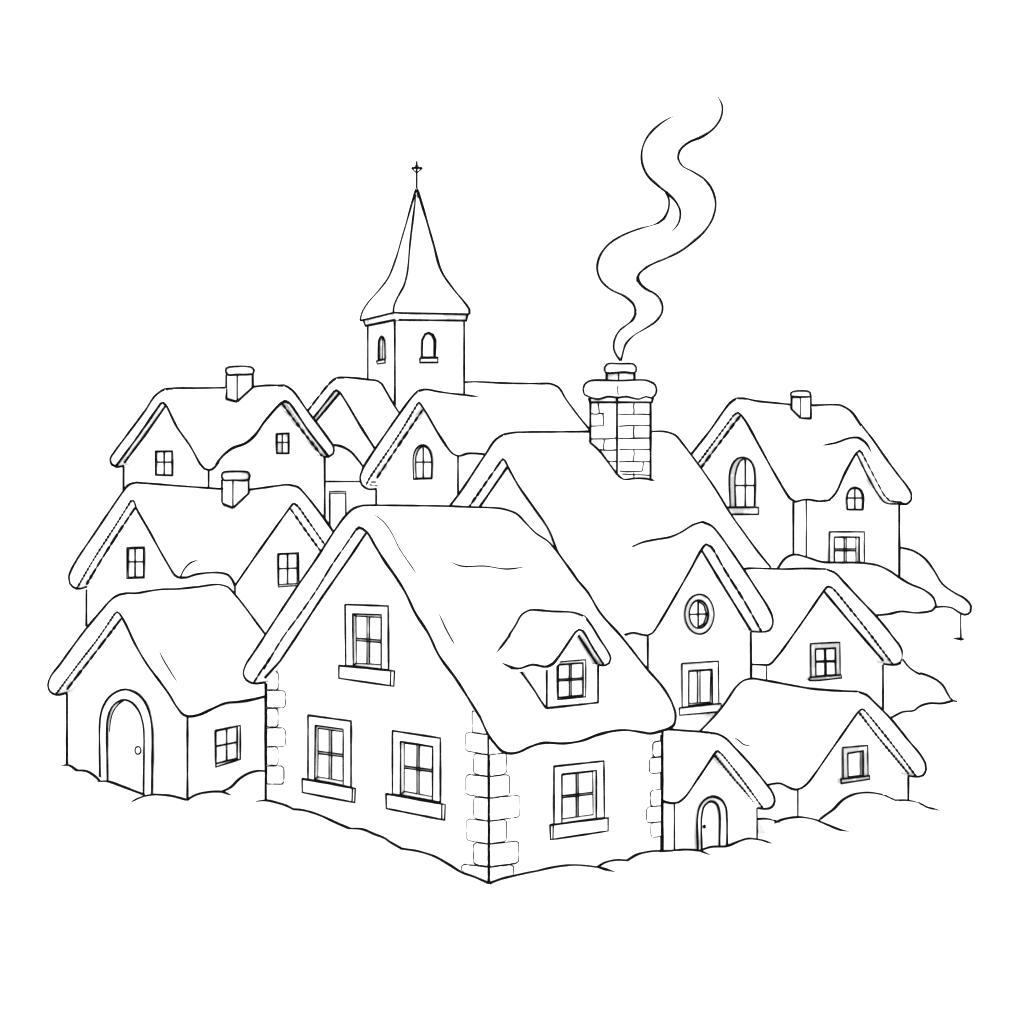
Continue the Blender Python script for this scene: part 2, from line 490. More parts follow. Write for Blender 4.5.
for y0, y1, x in ((160, 255, 402), (258, 347, 438), (350, 445, 400), (450, 545, 438), (548, 640, 400), (645, 738, 430)):
    q = T(200, 640, f"344,{y0+1} {x-12},{y0} {x},{y0+12} {x},{y1-12} {x-10},{y1} 344,{y1-1}")
    quoin([(w1.G, q, False)])
for y0, y1, x in ((215, 293, 782), (297, 377, 765), (463, 545, 770), (548, 628, 750), (630, 703, 772)):
    q = T(500, 700, f"824,{y0-6} {x+8},{y0} {x},{y0+10} {x},{y1-12} {x+10},{y1} 824,{y1-5}")
    quoin([(w1.S, q, False)])
# the dormer
dm = Wing(T(480, 580, "340,655")[0], (w1.R.on(T(480, 580, "340,655")[0])).y - .05, 'R', 43, oh=.22)
dr_l = T(480, 580, "110,425 150,445 195,455 270,435 345,445 375,430 400,400 490,268")
dr_r = T(480, 580, "80,378 140,300 180,240 220,175 250,158 370,162 490,170 530,185")
dr_b = T(480, 580, "490,170 530,185 560,220 610,300 655,370 667,400 660,425 640,437 605,435")
dr_i = T(480, 580, "490,268 510,255 525,262 575,345 630,430")
dm.slope_plane((579, 614.5), (548, 666), (531, 612))
mb = MB()
t = [dm.G.on(p) for p in T(480, 580, "340,440 493,262 603,432 603,628 340,655")]
mb.prism(t, dm.r * 1.6)
for pl, px, lw in ((dm.G, "340,447 340,655", MAIN), (dm.G, "340,655 603,628", MAIN), (dm.G, "603,628 603,435", MAIN), (w1.R, "200,460 340,655", MAIN), (dm.S, "240,522 340,655", MAIN)):
    mb.pink(pl, T(480, 580, px), lw)
do = mb.build('dormer', [WALL, INK], r1)
mb = MB()
mb.prism([dm.Gf.on(p) for p in smooth(dr_b) + smooth(dr_i)[::-1] if p[0] >= 579], dm.rv)
mb.prism([dm.R.on(p) for p in smooth(dr_r) + [T(480, 580, "510,255")[0]] + smooth(dr_l)[::-1]], -dm.R.n * .10)
mb.pink(dm.R, dr_l, BOLD, True); mb.pink(dm.R, dr_r, MAIN, True); mb.pink(w1.R, dr_l[:4], BOLD, True, taper=(8, 0)); mb.pink(w1.R, dr_r[:4], MAIN, True, taper=(14, 0)); mb.pink(dm.Gf, dr_b, MAIN, True); mb.pink(dm.Gf, dr_i, MAIN, True); mb.pink(dm.R, dr_i[:3], MAIN, True)
mb.build('dormer_roof', [SNOW, INK], do)
mb = MB()
mb.prism([dm.Gb.on(p) for p in T(480, 580, "493,268 515,260 630,432 598,432")], dm.r * .1)
mb.pink(dm.Gb, T(480, 580, "493,270 598,432"), MAIN)
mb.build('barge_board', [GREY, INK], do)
window(do, dm.G, W(tK, "393,420 540,408 540,598 397,612"), W(tK, "400,433 527,423 527,590 400,602"), W(tK, "400,436 525,427 525,588 400,600"),
       [W(tK, "462,430 462,594")], [W(tK, "400,513 525,505")], bar=1.8)

# ================================================================== COTTAGE WITH THE ARCHED DOOR, LEFT
w2 = Wing((188, 799), 51.6, 'L', 45)
r2 = thing('cottage', 'low cottage at the far left with a big round-arched door and round handle', 'house', (w2.c.x, w2.c.y, 0), 'snow covered houses of the village')
E_ = lambda t: T(40, 560, t)
F_ = lambda t: T(40, 640, t)
o_band = E_("140,680 85,690 55,675 43,640 55,600 100,540 240,350 320,255 370,200 400,180 440,172")
b_in = E_("385,275 300,400 200,530 82,688")
ridge = E_("400,180 440,172 490,172 560,160 620,152 700,150 800,140 920,128 960,140 990,170 1010,195")
redge = E_("1010,195") + T(200, 480, "180,590 235,660 290,735 335,795")
hid = [(270, 660), (275, 690)]
eave = T(200, 640, "335,290 250,310 200,318 130,325 60,355 0,383") + E_("980,727 920,743 860,775 800,798 765,803 735,795 700,755 660,690 610,620")
eave = T(200, 640, "345,288 250,310 200,318 130,325 60,355 0,383") + E_("800,798 765,803 735,795 700,755 660,690 610,620")
verge = E_("610,620 550,540 490,440 430,315 405,275 395,268 385,275")
w2.slope_plane((117, 595.5), (183, 703), (221, 585.5))
w2.walls(r2, [E_("142,662")[0], (121, 616), (188, 712)], -1.2, 5.0, [
    (w2.G, [E_("141,655")[0], F_("141,645")[0]], BOLD, {}), (w2.G, [E_("757,803")[0], F_("757,818")[0]], MAIN, {})])
w2.roof(r2, smooth(o_band)[:-2] + smooth(b_in), smooth(ridge) + smooth(redge)[1:] + hid + smooth(eave) + smooth(verge)[1:-1], [
    (w2.Gf, o_band, MAIN, C), (w2.Gf, b_in, MAIN, Dsh(3.4, 1.4, **C)), (w2.R, ridge, MAIN, C), (w2.R, redge, MAIN, C),
    (w2.R, eave, BOLD, C), (w2.R, verge, MAIN, C), (w2.R, E_("608,463 630,510 660,560 705,632"), MID, dict(curve=True, taper=(12, 12)))], 7.0)
w2.board(r2, E_("395,270 418,300 140,662 85,690"), [(E_("418,300 300,455 140,662"), MAIN, dict(dash=(16, 1.5)))])
do_ = smooth(F_("310,725 308,430 315,370 335,320 375,275 430,252 490,268 535,310 562,370 575,440 575,800"), 4)
di_ = smooth(F_("347,728 347,410 360,360 385,325 432,305 480,325 512,370 530,430 533,795"), 4)
def resample(p, n):
    acc = [0]
    for a, b in zip(p, p[1:]): acc.append(acc[-1] + math.dist(a, b))
    out = []; j = 0
    for i in range(n):
        l = acc[-1] * i / (n - 1)
        while j < len(p) - 2 and acc[j+1] < l: j += 1
        k = (l - acc[j]) / ((acc[j+1] - acc[j]) or 1)
        out.append((p[j][0] + (p[j+1][0]-p[j][0])*k, p[j][1] + (p[j+1][1]-p[j][1])*k))
    return out
door(r2, w2.G, resample(do_, 48), resample(di_, 48), F_("503,565")[0], (2.9, 3.9), [
    (F_("358,470 362,420 380,360 405,328 430,310"), THIN, C)])
window(r2, w2.S, W(tH, "78,463 205,437 205,610 80,650"), W(tH, "80,465 190,441 190,605 80,633"), W(tH, "82,467 188,443 188,604 82,631"),
       [W(tH, "136,453 136,618")], [W(tH, "80,544 188,523")], lw=2.3)

# ================================================================== L-SHAPED HOUSE, MIDDLE LEFT
A_ = lambda t: T(40, 360, t)
B_ = lambda t: T(200, 360, t)
G_ = lambda t: T(200, 480, t)
wa = Wing((184.5, 590), 62, 'L', 45); wb = Wing((184.5, 590), 62, 'R', 45)
r3 = thing('house', 'house with two gables and a snowy chimney directly behind the arched door cottage', 'house', (wa.c.x, wa.c.y, 2), 'snow covered houses of the village')
o_band = E_("240,138 190,148 155,120 150,90 165,45 190,0") + A_("280,890 430,670 455,640 490,628 540,632")
b_in = A_("470,718 390,845 275,1024") + E_("190,145")
verge = E_("745,90 705,90 690,80 640,0") + A_("560,880 490,755 480,725 470,718")
ridgeL = A_("490,628 540,632 700,645 865,657 935,662")
wa.slope_plane((133, 483.5), (175, 577), (221, 489))
wa.walls(r3, [E_("240,125")[0], (134, 506), (184.5, 580)], 1.0, 4.4, [(wa.G, E_("240,120 240,340"), MAIN, {}), (wa.G, E_("740,90 740,146"), MID, {})], inset=.07, back=False)
midL = B_("110,663 140,668") + [(226, 505), (192, 574)]
wa.roof(r3, smooth(o_band)[:-2] + smooth(b_in), smooth(ridgeL) + [(221, 489), (212, 520), (195, 574)] + smooth(verge)[:-1], [
    (wa.Gf, o_band, MAIN, C), (wa.Gf, b_in, MAIN, Dsh(3.4, 1.5, **C)), (wa.R, ridgeL, MAIN, C), (wa.R, verge, MAIN, C),
    (wa.R, E_("718,88 740,45 770,15 810,0"), MID, dict(curve=True, taper=(0, 10)))], 6)
wa.board(r3, A_("470,718 490,755 315,1024") + E_("240,125 195,145"), [(A_("490,755 400,890 315,1024") + E_("240,125"), MAIN, dict(dash=(14, 1.5)))])
o_band = B_("460,640 500,650 530,680 640,820 685,885 760,985")
vb = G_("172,555 300,370 460,145 475,125 485,122 500,135")
bi = G_("485,122 500,135 560,220 640,335 720,450")
wb.slope_plane((291, 485.5), (236, 587), (249, 490))
wb.walls(r3, [G_("760,570")[0], (292, 510), (184.5, 589)], 1.0, 5.0, [], inset=.07, back=False)
rb = B_("250,665 330,655 400,645 460,640 500,650")
wb.roof(r3, smooth(o_band) + [(346, 572)] + smooth(bi)[::-1], smooth(rb)[:-2] + smooth(vb)[::-1] + [(192, 574), (210, 517), (222, 489), (243, 490)], [
    (wb.Gf, o_band, MAIN, C), (wb.Gf, bi, MAIN, Dsh(4, 1.5, **C)), (wb.R, vb, MAIN, C), (wb.R, rb, MAIN, C)], 5)
wb.board(r3, G_("460,145 490,128 730,455 700,480"), [(G_("460,145 540,260 620,370 700,480"), MAIN, Dsh(6, 2))])
# low snowy lean-to over the corner
mb = MB(); pw = wb.G.off(.75)
ledge = E_("715,91 745,90 790,75 920,65 960,75 985,105 997,135")
mb.prism([pw.on(p) for p in smooth(ledge) + E_("1000,200 740,200")], (pw.on((205, 575)) - CAM).normalized() * .6)
mb.pink(pw, ledge, MAIN, True); mb.pink(pw, E_("997,135 997,182"), MAIN)
o = mb.build('lean_to', [SNOW, INK], r3)
window(r3, wa.G, [(127.3, 547.5), (144.5, 547), (144.5, 578), (127.3, 578.5)], [(128.6, 549), (143.4, 548.6), (143.4, 576.6), (128.6, 577)], [(128.6, 549), (143.4, 548.6), (143.4, 576.6), (128.6, 577)],
       [[(135.3, 549), (135.3, 577)]], [[(127.5, 561.8), (144, 561.8)]], inner_lw=FAINT)
window(r3, wb.G, W(tG, "398,377 503,373 505,540 400,547"), W(tG, "403,381 496,378 497,530 403,535"), W(tG, "403,381 496,378 497,530 403,535"),
       [W(tG, "448,378 448,533")], [W(tG, "402,454 497,451")], bar=1, inner_lw=THIN)
small_chimney(r3, wb.R, *[B_(f"{x},0")[0][0] for x in (115, 250, 170)], B_("0,612")[0][1], B_("115,735 170,757 250,682"),
              B_("110,595 115,578 185,570 248,576 255,590 252,610 235,616 170,615 118,613"))

# ================================================================== L-SHAPED HOUSE, BACK LEFT
wa = Wing((208.8, 480), 72, 'L', 45); wb = Wing((208.8, 480), 72, 'R', 45)
r4 = thing('house', 'rearmost left house, two gables with small windows and a chimney against the sky', 'house', (wa.c.x, wa.c.y, 4.5), 'snow covered houses of the village')
o_band = A_("430,542 395,548 370,535 362,505 380,475 540,260 600,175 640,150 680,146")
b_in = A_("620,222 500,395 390,545")
verge = A_("862,565 840,558 820,535 770,445 700,345 645,235 630,220 620,222")
ridgeL = A_("640,150 680,146 800,145 945,143")
wa.slope_plane((167, 390), (204, 469), (224, 388))
wa.walls(r4, [A_("432,527")[0], (166, 406), (208.8, 470)], 3.0, 4.4, [(wa.G, A_("430,527 430,672"), MAIN, {}), (wa.G, A_("864,565 864,658"), MID, {})], inset=.07, back=False)
wa.roof(r4, smooth(o_band)[:-2] + smooth(b_in), smooth(ridgeL) + [(226, 388), (222, 420), (219, 463), (214.6, 467.4)] + smooth(verge)[:-1], [
    (wa.Gf, o_band, MAIN, C), (wa.Gf, b_in, MAIN, C), (wa.R, ridgeL, MAIN, C), (wa.R, verge, MAIN, C), (wa.R, A_("840,558 862,565 880,561 895,549 912,525"), MAIN, C)], 6)
wa.board(r4, A_("630,222 645,235 435,525 390,545"), [(A_("645,235 540,385 435,525"), MAIN, {})])
o_band = B_("400,131 430,130 465,150 550,262 660,410 682,445 680,480 655,497 630,495")
vb = B_("75,550 120,490 165,455 240,425 280,390 330,320 415,225 437,212 455,220")
bi = B_("437,212 455,220 560,370 655,492")
wb.slope_plane((283, 386), (217, 470), (254, 387.5))
wb.walls(r4, [B_("637,498")[0], (283, 405), (208.8, 470)], 3.0, 5.0, [(wb.G, B_("637,498 637,822"), MAIN, {})], inset=.07, back=False)
rb = B_("272,139 340,132 400,131 430,130")
wb.roof(r4, smooth(o_band)[3:] + smooth(bi)[::-1], smooth(rb) + smooth(vb)[::-1] + [(212, 469), (221, 420), (226, 389)], [
    (wb.Gf, o_band, MAIN, C), (wb.Gf, bi, MAIN, C), (wb.R, vb, BOLD, C), (wb.R, rb, MAIN, C)], 5)
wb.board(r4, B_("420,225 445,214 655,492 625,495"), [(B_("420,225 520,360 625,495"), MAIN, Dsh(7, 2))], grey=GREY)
def plain4(pl, root, q, vx, hy, **k):
    ins = 1.0
    x0, y0 = q[0]; x1, y1 = q[2]
    inn = [(q[0][0]+ins, q[0][1]+ins), (q[1][0]-ins, q[1][1]+ins), (q[2][0]-ins, q[2][1]-ins), (q[3][0]+ins, q[3][1]-ins)]
    return window(root, pl, q, inn, inn, [[(vx, y0), (vx, y1)]], [[(x0, hy), (x1, hy)]], inner_lw=FAINT, **k)
plain4(wa.G, r4, A_("592,467 680,465 680,592 592,590"), A_("637,0")[0][0], A_("0,523")[0][1])
plain4(wb.G, r4, B_("390,377 455,374 455,480 390,480"), B_("421,0")[0][0], B_("0,422")[0][1], panegrey=GREY2, bars_lw=THIN)
small_chimney(r4, wb.R, *[B_(f"{x},0")[0][0] for x in (137, 270, 192)], B_("0,74")[0][1], B_("137,198 190,213 270,140"),
              B_("130,57 135,42 195,32 268,39 278,52 272,72 250,74 190,75 140,74"))

# ================================================================== COTTAGE BELOW THE CHURCH TOWER
w5 = Wing((379, 480), 76.2, 'L', 45, oh=.3)
r5 = thing('cottage', 'narrow cottage squeezed between the rear left house and the church, with a plain doorway', 'house', (w5.c.x, w5.c.y, 4), 'snow covered houses of the village')
o_band = B_("500,330 550,265 670,115 700,92 740,90")
b_in = B_("690,160 580,300 520,378")
ridge = B_("700,92 740,90 860,102 910,110 930,125")
redge = B_("930,125 1000,245 1024,280 1060,335")
verge = B_("960,560 900,465 820,340 740,205 712,165 695,156 690,160")
w5.slope_plane((338, 378), (376, 451), (378, 382))
w5.walls(r5, [B_("520,385")[0], (338, 393), (379, 456)], 3.6, 2.0, [])
w5.roof(r5, smooth(o_band)[:-2] + smooth(b_in), smooth(ridge) + smooth(redge)[1:] + smooth(verge)[:-1], [
    (w5.Gf, o_band, MAIN, Dsh(12, 1.5, **C)), (w5.Gf, b_in, MAIN, C), (w5.R, ridge, MAIN, C), (w5.R, redge, MAIN, C), (w5.R, verge, MAIN, C)], 1.6)
w5.board(r5, B_("690,160 715,170 592,318 500,430 520,378"), [(B_("715,170 592,318 530,395"), MAIN, {})])
mb = MB(); pw = w5.G.off(.25)
cv = B_("600,428 675,433 720,440 775,470 810,510 838,548 860,590")
mb.prism([pw.on(p) for p in smooth(cv) + B_("870,622 600,622")], w5.r * .5)
mb.pink(pw, cv, MAIN, True); mb.pink(pw, B_("610,622 640,622 820,622 850,622"), MID)
mb.build('porch_roof', [SNOW, INK], r5)
window(r5, w5.G.off(.05), B_("663,900 663,673 748,673 750,900"), B_("663,900 663,673 748,673 750,900"), B_("668,890 668,684 744,684 746,890"), lw=1.5, name='doorway')

# ================================================================== CHURCH
C_ = lambda t: T(340, 360, t)
D_ = lambda t: T(440, 400, t)
X_ = lambda t: T(300, 300, t)
U_ = lambda t: T(320, 140, t)
w6 = Wing((458.2, 480), 72.5, 'L', 45)
r6 = thing('church', 'village church with a tall flared spire topped by a cross', 'church', (w6.c.x, w6.c.y, 4))
o_band = C_("187,660 150,662 115,640 105,605 120,555 370,190 400,160 430,152")
b_in = C_("400,222 320,355 150,610 135,640")
ridge = C_("400,160 430,152 500,163 560,172 635,180 710,190")
ridge2 = C_("638,115 680,113 860,120 1024,122") + [(550, 384), (557, 387)] + D_("645,0 700,75 765,155")
eave = [(505, 454)] + C_("745,485 700,480 650,480 605,493 575,480 545,445")
verge = C_("545,445 500,375 430,255 405,220 400,222")
w6.slope_plane((422, 390.5), (452, 452), (478, 397))
w6.walls(r6, [C_("188,603")[0], (422, 408), (458.2, 455)], 3.4, 6.5, [
    (w6.G, C_("187,603 187,746"), MAIN, {}), (w6.G, C_("606,492 606,692"), MAIN, {})])
w6.roof(r6, smooth(o_band)[:-2] + smooth(b_in), smooth(ridge) + smooth(ridge2[1:])[4:] + [(607, 453), (560, 453.5)] + smooth(eave) + smooth(verge)[1:-1], [
    (w6.Gf, o_band, MAIN, C), (w6.Gf, b_in, MAIN, Dsh(3.4, 1.4, **C)), (w6.R, ridge, MAIN, dict(curve=True, taper=(0, 12))),
    (w6.R, ridge2, MAIN, C), (w6.R, eave[1:], MAIN, C), (w6.R, verge, MAIN, C)], 6)
mb = MB()
q1, q2 = [w6.R.on(p) for p in ((480, 392), (556, 388))]
q1 = q1.copy(); q3, q4 = q2 + w6.g * 3.2 - UP * 3.4, q1 + w6.g * 3.2 - UP * 3.4
mb.prism([q1, q2, q3, q4], UP * -.25); mb.build('roof', [SNOW], r6)
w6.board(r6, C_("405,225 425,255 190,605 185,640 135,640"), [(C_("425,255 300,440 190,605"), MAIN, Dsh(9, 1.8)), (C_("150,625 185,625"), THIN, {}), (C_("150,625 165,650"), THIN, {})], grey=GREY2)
ao = smooth(C_("378,610 378,490 390,455 425,433 455,450 470,490 472,607"), 3)
ai = smooth(C_("390,605 390,490 405,455 427,438 452,455 466,490 468,603"), 3)
def archwin(root, pl, ao, ai, vx, hy, grey=None, n=30, ins=.0, **k):
    a, b = resample(ao, n), resample(ai, n)
    ym = min(p[1] for p in b); yb = max(p[1] for p in b)
    x0 = min(p[0] for p in b); x1 = max(p[0] for p in b)
    v = [[(vx, ym), (vx, yb)]] if vx else None
    h = [[(x0, hy), (x1, hy)]] if hy else None
    return window(root, pl, a, b, b, v, h, grey=grey, **k)
archwin(r6, w6.G, ao, ai, C_("427,0")[0][0], C_("0,523")[0][1], GREY2, inner_lw=THIN, bars_lw=MID)
# tower
aT = math.radians(25)
VT = Vector((math.cos(aT), math.sin(aT), 0)); UT = Vector((-math.sin(aT), math.cos(aT), 0))
ct = at(395.3, 320, 80.2)
TL, TR = Plane(ct, -VT), Plane(ct, -UT)
xl, xc, xr = [X_(f"{x},0")[0][0] for x in (350, 488, 840)]
lft = TL.on((xl, 400)); rgt = TR.on((xr, 400))
top = TL.on((xc, X_("0,100")[0][1])).z
mb = MB()
c0 = Vector((ct.x, ct.y, 3.5)); l0 = Vector((lft.x, lft.y, 3.5)); q0 = Vector((rgt.x, rgt.y, 3.5)); k0 = l0 + q0 - c0
mb.prism([c0, q0, k0, l0], UP * (top - 3.5))
mb.pink(TL, X_("350,130 350,412"), MAIN); mb.pink(TL, X_("487,70 488,300 488,556"), MAIN); mb.pink(TR, X_("840,105 840,485"), MAIN)
tw = mb.build('tower', [WALL, INK], r6)
GROUND.append((ct.x, ct.y, 4.2))
mb = MB(); cl, cr = TL.off(.16), TR.off(.16)
cz0, cz1 = top, TL.on((xc, X_("0,68")[0][1])).z
cen = (c0 + k0) / 2
mb.prism([Vector((cen.x + (q.x-cen.x)*1.06, cen.y + (q.y-cen.y)*1.06, cz0 - .05)) for q in (c0, q0, k0, l0)], UP * (cz1 - cz0 - .02))
mb.prism([cl.on(p) for p in X_("330,107 486,70 488,102 338,132")], -TL.n * .14)
mb.prism([cr.on(p) for p in X_("488,72 857,72 850,107 488,102")], -TR.n * .14)
mb.pink(cl, X_("328,107 338,133 488,102"), MAIN); mb.pink(cr, X_("488,102 850,106 857,74"), MAIN)
mb.build('cornice', [GREY2, INK], tw)
# flared spire: four faces through the traced edges
eL = U_("495,240 460,370 425,490 380,640 350,710 300,775 240,845 215,890 208,925")
eC = U_("495,240 485,330 462,520 445,690 430,745 395,810 378,850 375,885")
eR = U_("495,240 540,390 580,530 625,680 680,760 745,840 768,875 765,892")
apexp = Vector((cen.x, cen.y, 0)); dA = cen.y
ap = at(*eL[0], dA)
def edge3(px, foot):
    out = []
    y0, y1 = px[0][1], px[-1][1]
    for p in smooth(px):
        # on the vertical plane from the spire axis through the tower corner
        n = (Vector((foot.x, foot.y, 0)) - apexp).cross(UP)
        out.append(Plane(Vector((apexp.x, apexp.y, 5)), n).on(p))
    return out
def rs3(P, n):
    acc = [0]
    for a, b in zip(P, P[1:]): acc.append(acc[-1] + (b - a).length)
    out = []; j = 0
    for i in range(n):
        l = acc[-1]*i/(n-1)
        while j < len(P)-2 and acc[j+1] < l: j += 1
        out.append(P[j].lerp(P[j+1], (l-acc[j])/((acc[j+1]-acc[j]) or 1)))
    return out
E3C = rs3(edge3(eC, c0), 30); E3L = rs3(edge3(eL, l0), 30); E3R = rs3(edge3(eR, q0), 30)
E3K = [Vector((l.x + r.x - c.x, l.y + r.y - c.y, (l.z + r.z) / 2)) for l, r, c in zip(E3L, E3R, E3C)]
mb = MB()
mb.loft([[c, r, k, l] for c, r, k, l in zip(E3C, E3R, E3K, E3L)], closed=True, caps=True)
for e, w in ((E3C, 2.7), (E3L, 3.2), (E3R, 3.1), (E3K, MID)): mb.ink(e, w, taper=(5, 0) if w != 2.7 else (24, 0))
mb.ink([E3C[-1], E3R[-1]], MAIN); mb.ink([E3C[-1], E3L[-1]], MAIN)
sp = mb.build('spire', [SNOW, INK], tw)
mb = MB(); pc = Plane(Vector((0, dA - .02, 0)), (0, -1, 0))
for s_, w in (("495,262 495,108", 2.6), ("468,143 525,143", MAIN), ("468,143 495,170 525,143", MID), ("484,141 495,116 507,141", 1.2)):
    P = [pc.on(p) for p in U_(s_)]
    mb.tube(P, [w*.5*dA/F]*len(P), m=0)
mb.build('cross', [INK], sp)
lo_ = X_("402,308 403,210 410,192 418,184 428,192 435,210 437,303")
li_ = X_("405,306 406,212 412,197 417,190 423,197 426,212 426,303")
window(tw, TL, lo_, li_, li_, sill=X_("393,313 437,304 438,322 398,328"), panegrey=GREY, grey=TRIM, inner_lw=THIN)
ro_ = X_("623,294 625,205 640,175 657,167 680,178 692,205 692,292")
ri_ = X_("626,293 628,208 642,180 657,172 674,182 685,208 685,292")
window(tw, TR, ro_, ri_, ri_, sill=X_("613,297 705,295 705,320 613,320"), grey=GREY2, inner_lw=THIN, lw=MAIN)

# ================================================================== MAIN HOUSE WITH THE BRICK CHIMNEY
Q_ = lambda t: T(680, 380, t)
M_ = lambda t: T(600, 480, t)
N_ = lambda t: T(640, 640, t)
O_ = lambda t: T(660, 680, t)
P_ = lambda t: T(780, 660, t)
R_ = lambda t: T(780, 440, t)
S_ = lambda t: T(740, 540, t)
TT = lambda t: T(560, 340, t)
w7 = Wing((605, 640), 52.7, 'L', 45)
r7 = thing('house', 'tall central house with a big smoking brick chimney and a round window in its gable', 'house', (w7.c.x, w7.c.y, 1), 'snow covered houses of the village')
o_band = D_("0,612 50,545 100,480 230,285 290,200 325,178 380,167 440,165")
b_in = D_("315,310 150,548 90,635")
ridge = D_("325,178 380,167 440,165 600,164 770,162") + [(600, 431.6), (640, 431.6)] + TT("465,469 545,472 590,490 620,525 670,590 800,775 870,890") + Q_("330,790 400,885") + [(770.3, 567.6)]
verge = D_("700,960 595,765 560,675 470,540 400,440 345,340 330,310 320,303 315,310")
w7.slope_plane((506, 434.5), (556, 549), (668, 432))
w7.walls(r7, [D_("90,650")[0], (505, 465), (605, 650)], -.2, 6.2, [], back=False)
w7.roof(r7, smooth(o_band)[:-2] + smooth(b_in), smooth(ridge) + [(742, 566.6)] + M_("570,245 525,235 380,300 180,360 40,640 0,770") + smooth(verge)[:-1], [
    (w7.Gf, o_band, MAIN, C), (w7.Gf, b_in, MAIN, Dsh(12, 1.2)), (w7.R, ridge, MAIN, C), (w7.R, verge, MAIN, C)], 8, th=.2)
w7.board(r7, D_("315,310 345,345 150,630 90,635"), [(D_("345,345 205,548 150,626"), MAIN, {})])
wg = Wing((647.5, 690), 53.4, 'R', 43)
wr = M_("155,348 220,320 290,305 370,290 420,267 480,230 525,215")
wo = M_("525,215 570,235 610,280 660,350 735,460 800,560 860,655 880,700 882,740 865,770 825,778 775,775")
wv = M_("105,803 140,790 175,783 215,793 245,797 270,785 295,750 390,590 470,450 520,360 545,330 565,340")
wi = M_("545,330 565,340 640,465 740,625 825,775")
wg.slope_plane((703, 522.5), (655, 632), None, 1.5)
wg.walls(r7, [M_("770,770")[0], (703, 551), (647.5, 637)], -.2, 5.0, [
    (wg.G, M_("243,797 243,972"), MAIN, {}), (wg.G, M_("770,772 771,1024") + N_("565,203"), BOLD, {})])
wg.roof(r7, smooth(wo) + smooth(wi)[::-1], smooth(wr) + smooth(wv)[::-1] + M_("40,800 30,660"), [
    (wg.R, wr, MAIN, dict(curve=True, taper=(5, 0))), (wg.Gf, wo, MAIN, C), (wg.R, wv, MAIN, C), (wg.Gf, wi, MAIN, Dsh(14, 1.5, **C))], 4.5, th=.2)
wg.board(r7, M_("520,362 550,332 825,775 775,775"), [(M_("520,362 600,495 770,770"), MAIN, {})])
ro_ = arc(*M_("508,687")[0], 75/5.12, 102/5.12, n=30)[:-1]
ri_ = arc(*M_("505,687")[0], 49/5.12, 72/5.12, n=30)[:-1]
rp_ = ri_
c_ = M_("502,687")[0]
window(r7, wg.G, ro_, ri_, rp_, [[(c_[0], c_[1]-14), (c_[0], c_[1]+14)]], [[(c_[0]-9, c_[1]+.3), (c_[0]+9.5, c_[1]-.3)]], grey=GREY, bar=1.0, bars_lw=2.1,
       extra=[(M_("505,622 530,640 545,687 530,735 505,752"), THIN)])
window(r7, wg.G, N_("213,120 400,108 402,325 215,345"), N_("248,158 368,150 370,322 248,338"), N_("250,162 360,155 357,317 250,324"),
       [N_("300,160 300,320")], None, N_("200,348 413,325 415,352 398,368 202,385"), bar=2.6, grey=GREY2)
# brick chimney
fl = []
def shaky(px):
    (x0, y0), (x1, y1) = px; u = lambda: random.uniform(-.45, .45)
    return smooth([(x0 + u(), y0 + u()), (x0*.67 + x1*.33 + u(), y0*.67 + y1*.33 + u()), (x0*.33 + x1*.67 + u(), y0*.33 + y1*.67 + u()), (x1 + u(), y1 + u())], 1.5)
for s_ in ("160,378 228,378", "160,440 225,438", "160,505 290,503", "205,563 290,563", "250,622 288,622", "197,325 199,378", "222,380 224,438", "225,505 224,563"):
    fl.append(('L', shaky(TT(s_)), 1.8))
for s_ in ("302,380 455,380", "302,440 458,437", "302,503 458,503", "302,563 458,560", "302,622 458,622", "305,672 420,672", "377,325 377,380", "377,442 377,503", "377,563 377,622", "424,624 424,672", "377,682 377,706", "320,686 455,692"):
    fl.append(('R', shaky(TT(s_)), 1.7 if s_ not in ("377,442 377,503", "302,503 458,503") else 2.0))
bx = [TT(f"{x},0")[0][0] for x in (155, 462, 292)]
body, PL, PR, foot, top = chimney(r7, w7.R, *bx, TT("0,297")[0][1], TT("155,525 292,688 462,712"), None, 45, fl, lw=BOLD, lwc=MAIN, name='brick_chimney', foot_ink=False)
mb = MB()
mb.pink(PL, TT("155,525 200,565 250,630 292,688"), MAIN, True); mb.pink(PR, TT("292,688 318,713 380,708 440,710 485,720"), MAIN, True, taper=(0, 5))
mb.build('flashing', [INK, INK], body)
mb = MB(); pl_, pr_ = PL.off(.05), PR.off(.05)
mb.prism([pl_.on(p) for p in TT("145,290 292,290 292,319 150,319")], -PL.n*.05); mb.prism([pr_.on(p) for p in TT("292,290 476,290 470,319 292,319")], -PR.n*.05)
mb.pink(pl_, TT("146,297 151,319 292,319"), MAIN); mb.pink(pr_, TT("292,319 470,319 475,295"), MAIN); mb.pink(pl_, TT("292,300 292,319"), MAIN)
mb.build('collar', [TRIM, INK], body)
fp = Plane(Vector((foot[0].x, foot[0].y - .2, 0)), (0, -1, 0))
co = TT("118,250 125,228 150,210 300,208 450,208 485,225 495,255 485,285 470,297 440,290 405,303 370,297 340,290 300,295 245,290 195,303 150,292 125,280")
zz = [fp.on(p).z for p in co]
cap(body, foot, .14, min(zz) + .1, max(zz) - .05, fp, smooth(co, closed=True), [(close(co)[:6], MAIN, C), (close(co)[5:], MAIN, C), (TT("298,232 292,255 300,282"), FAINT, C)], name='snow_cap')
cx2 = (foot[0] + foot[2]) / 2
small = [cx2 + (q - cx2) * .42 for q in foot]
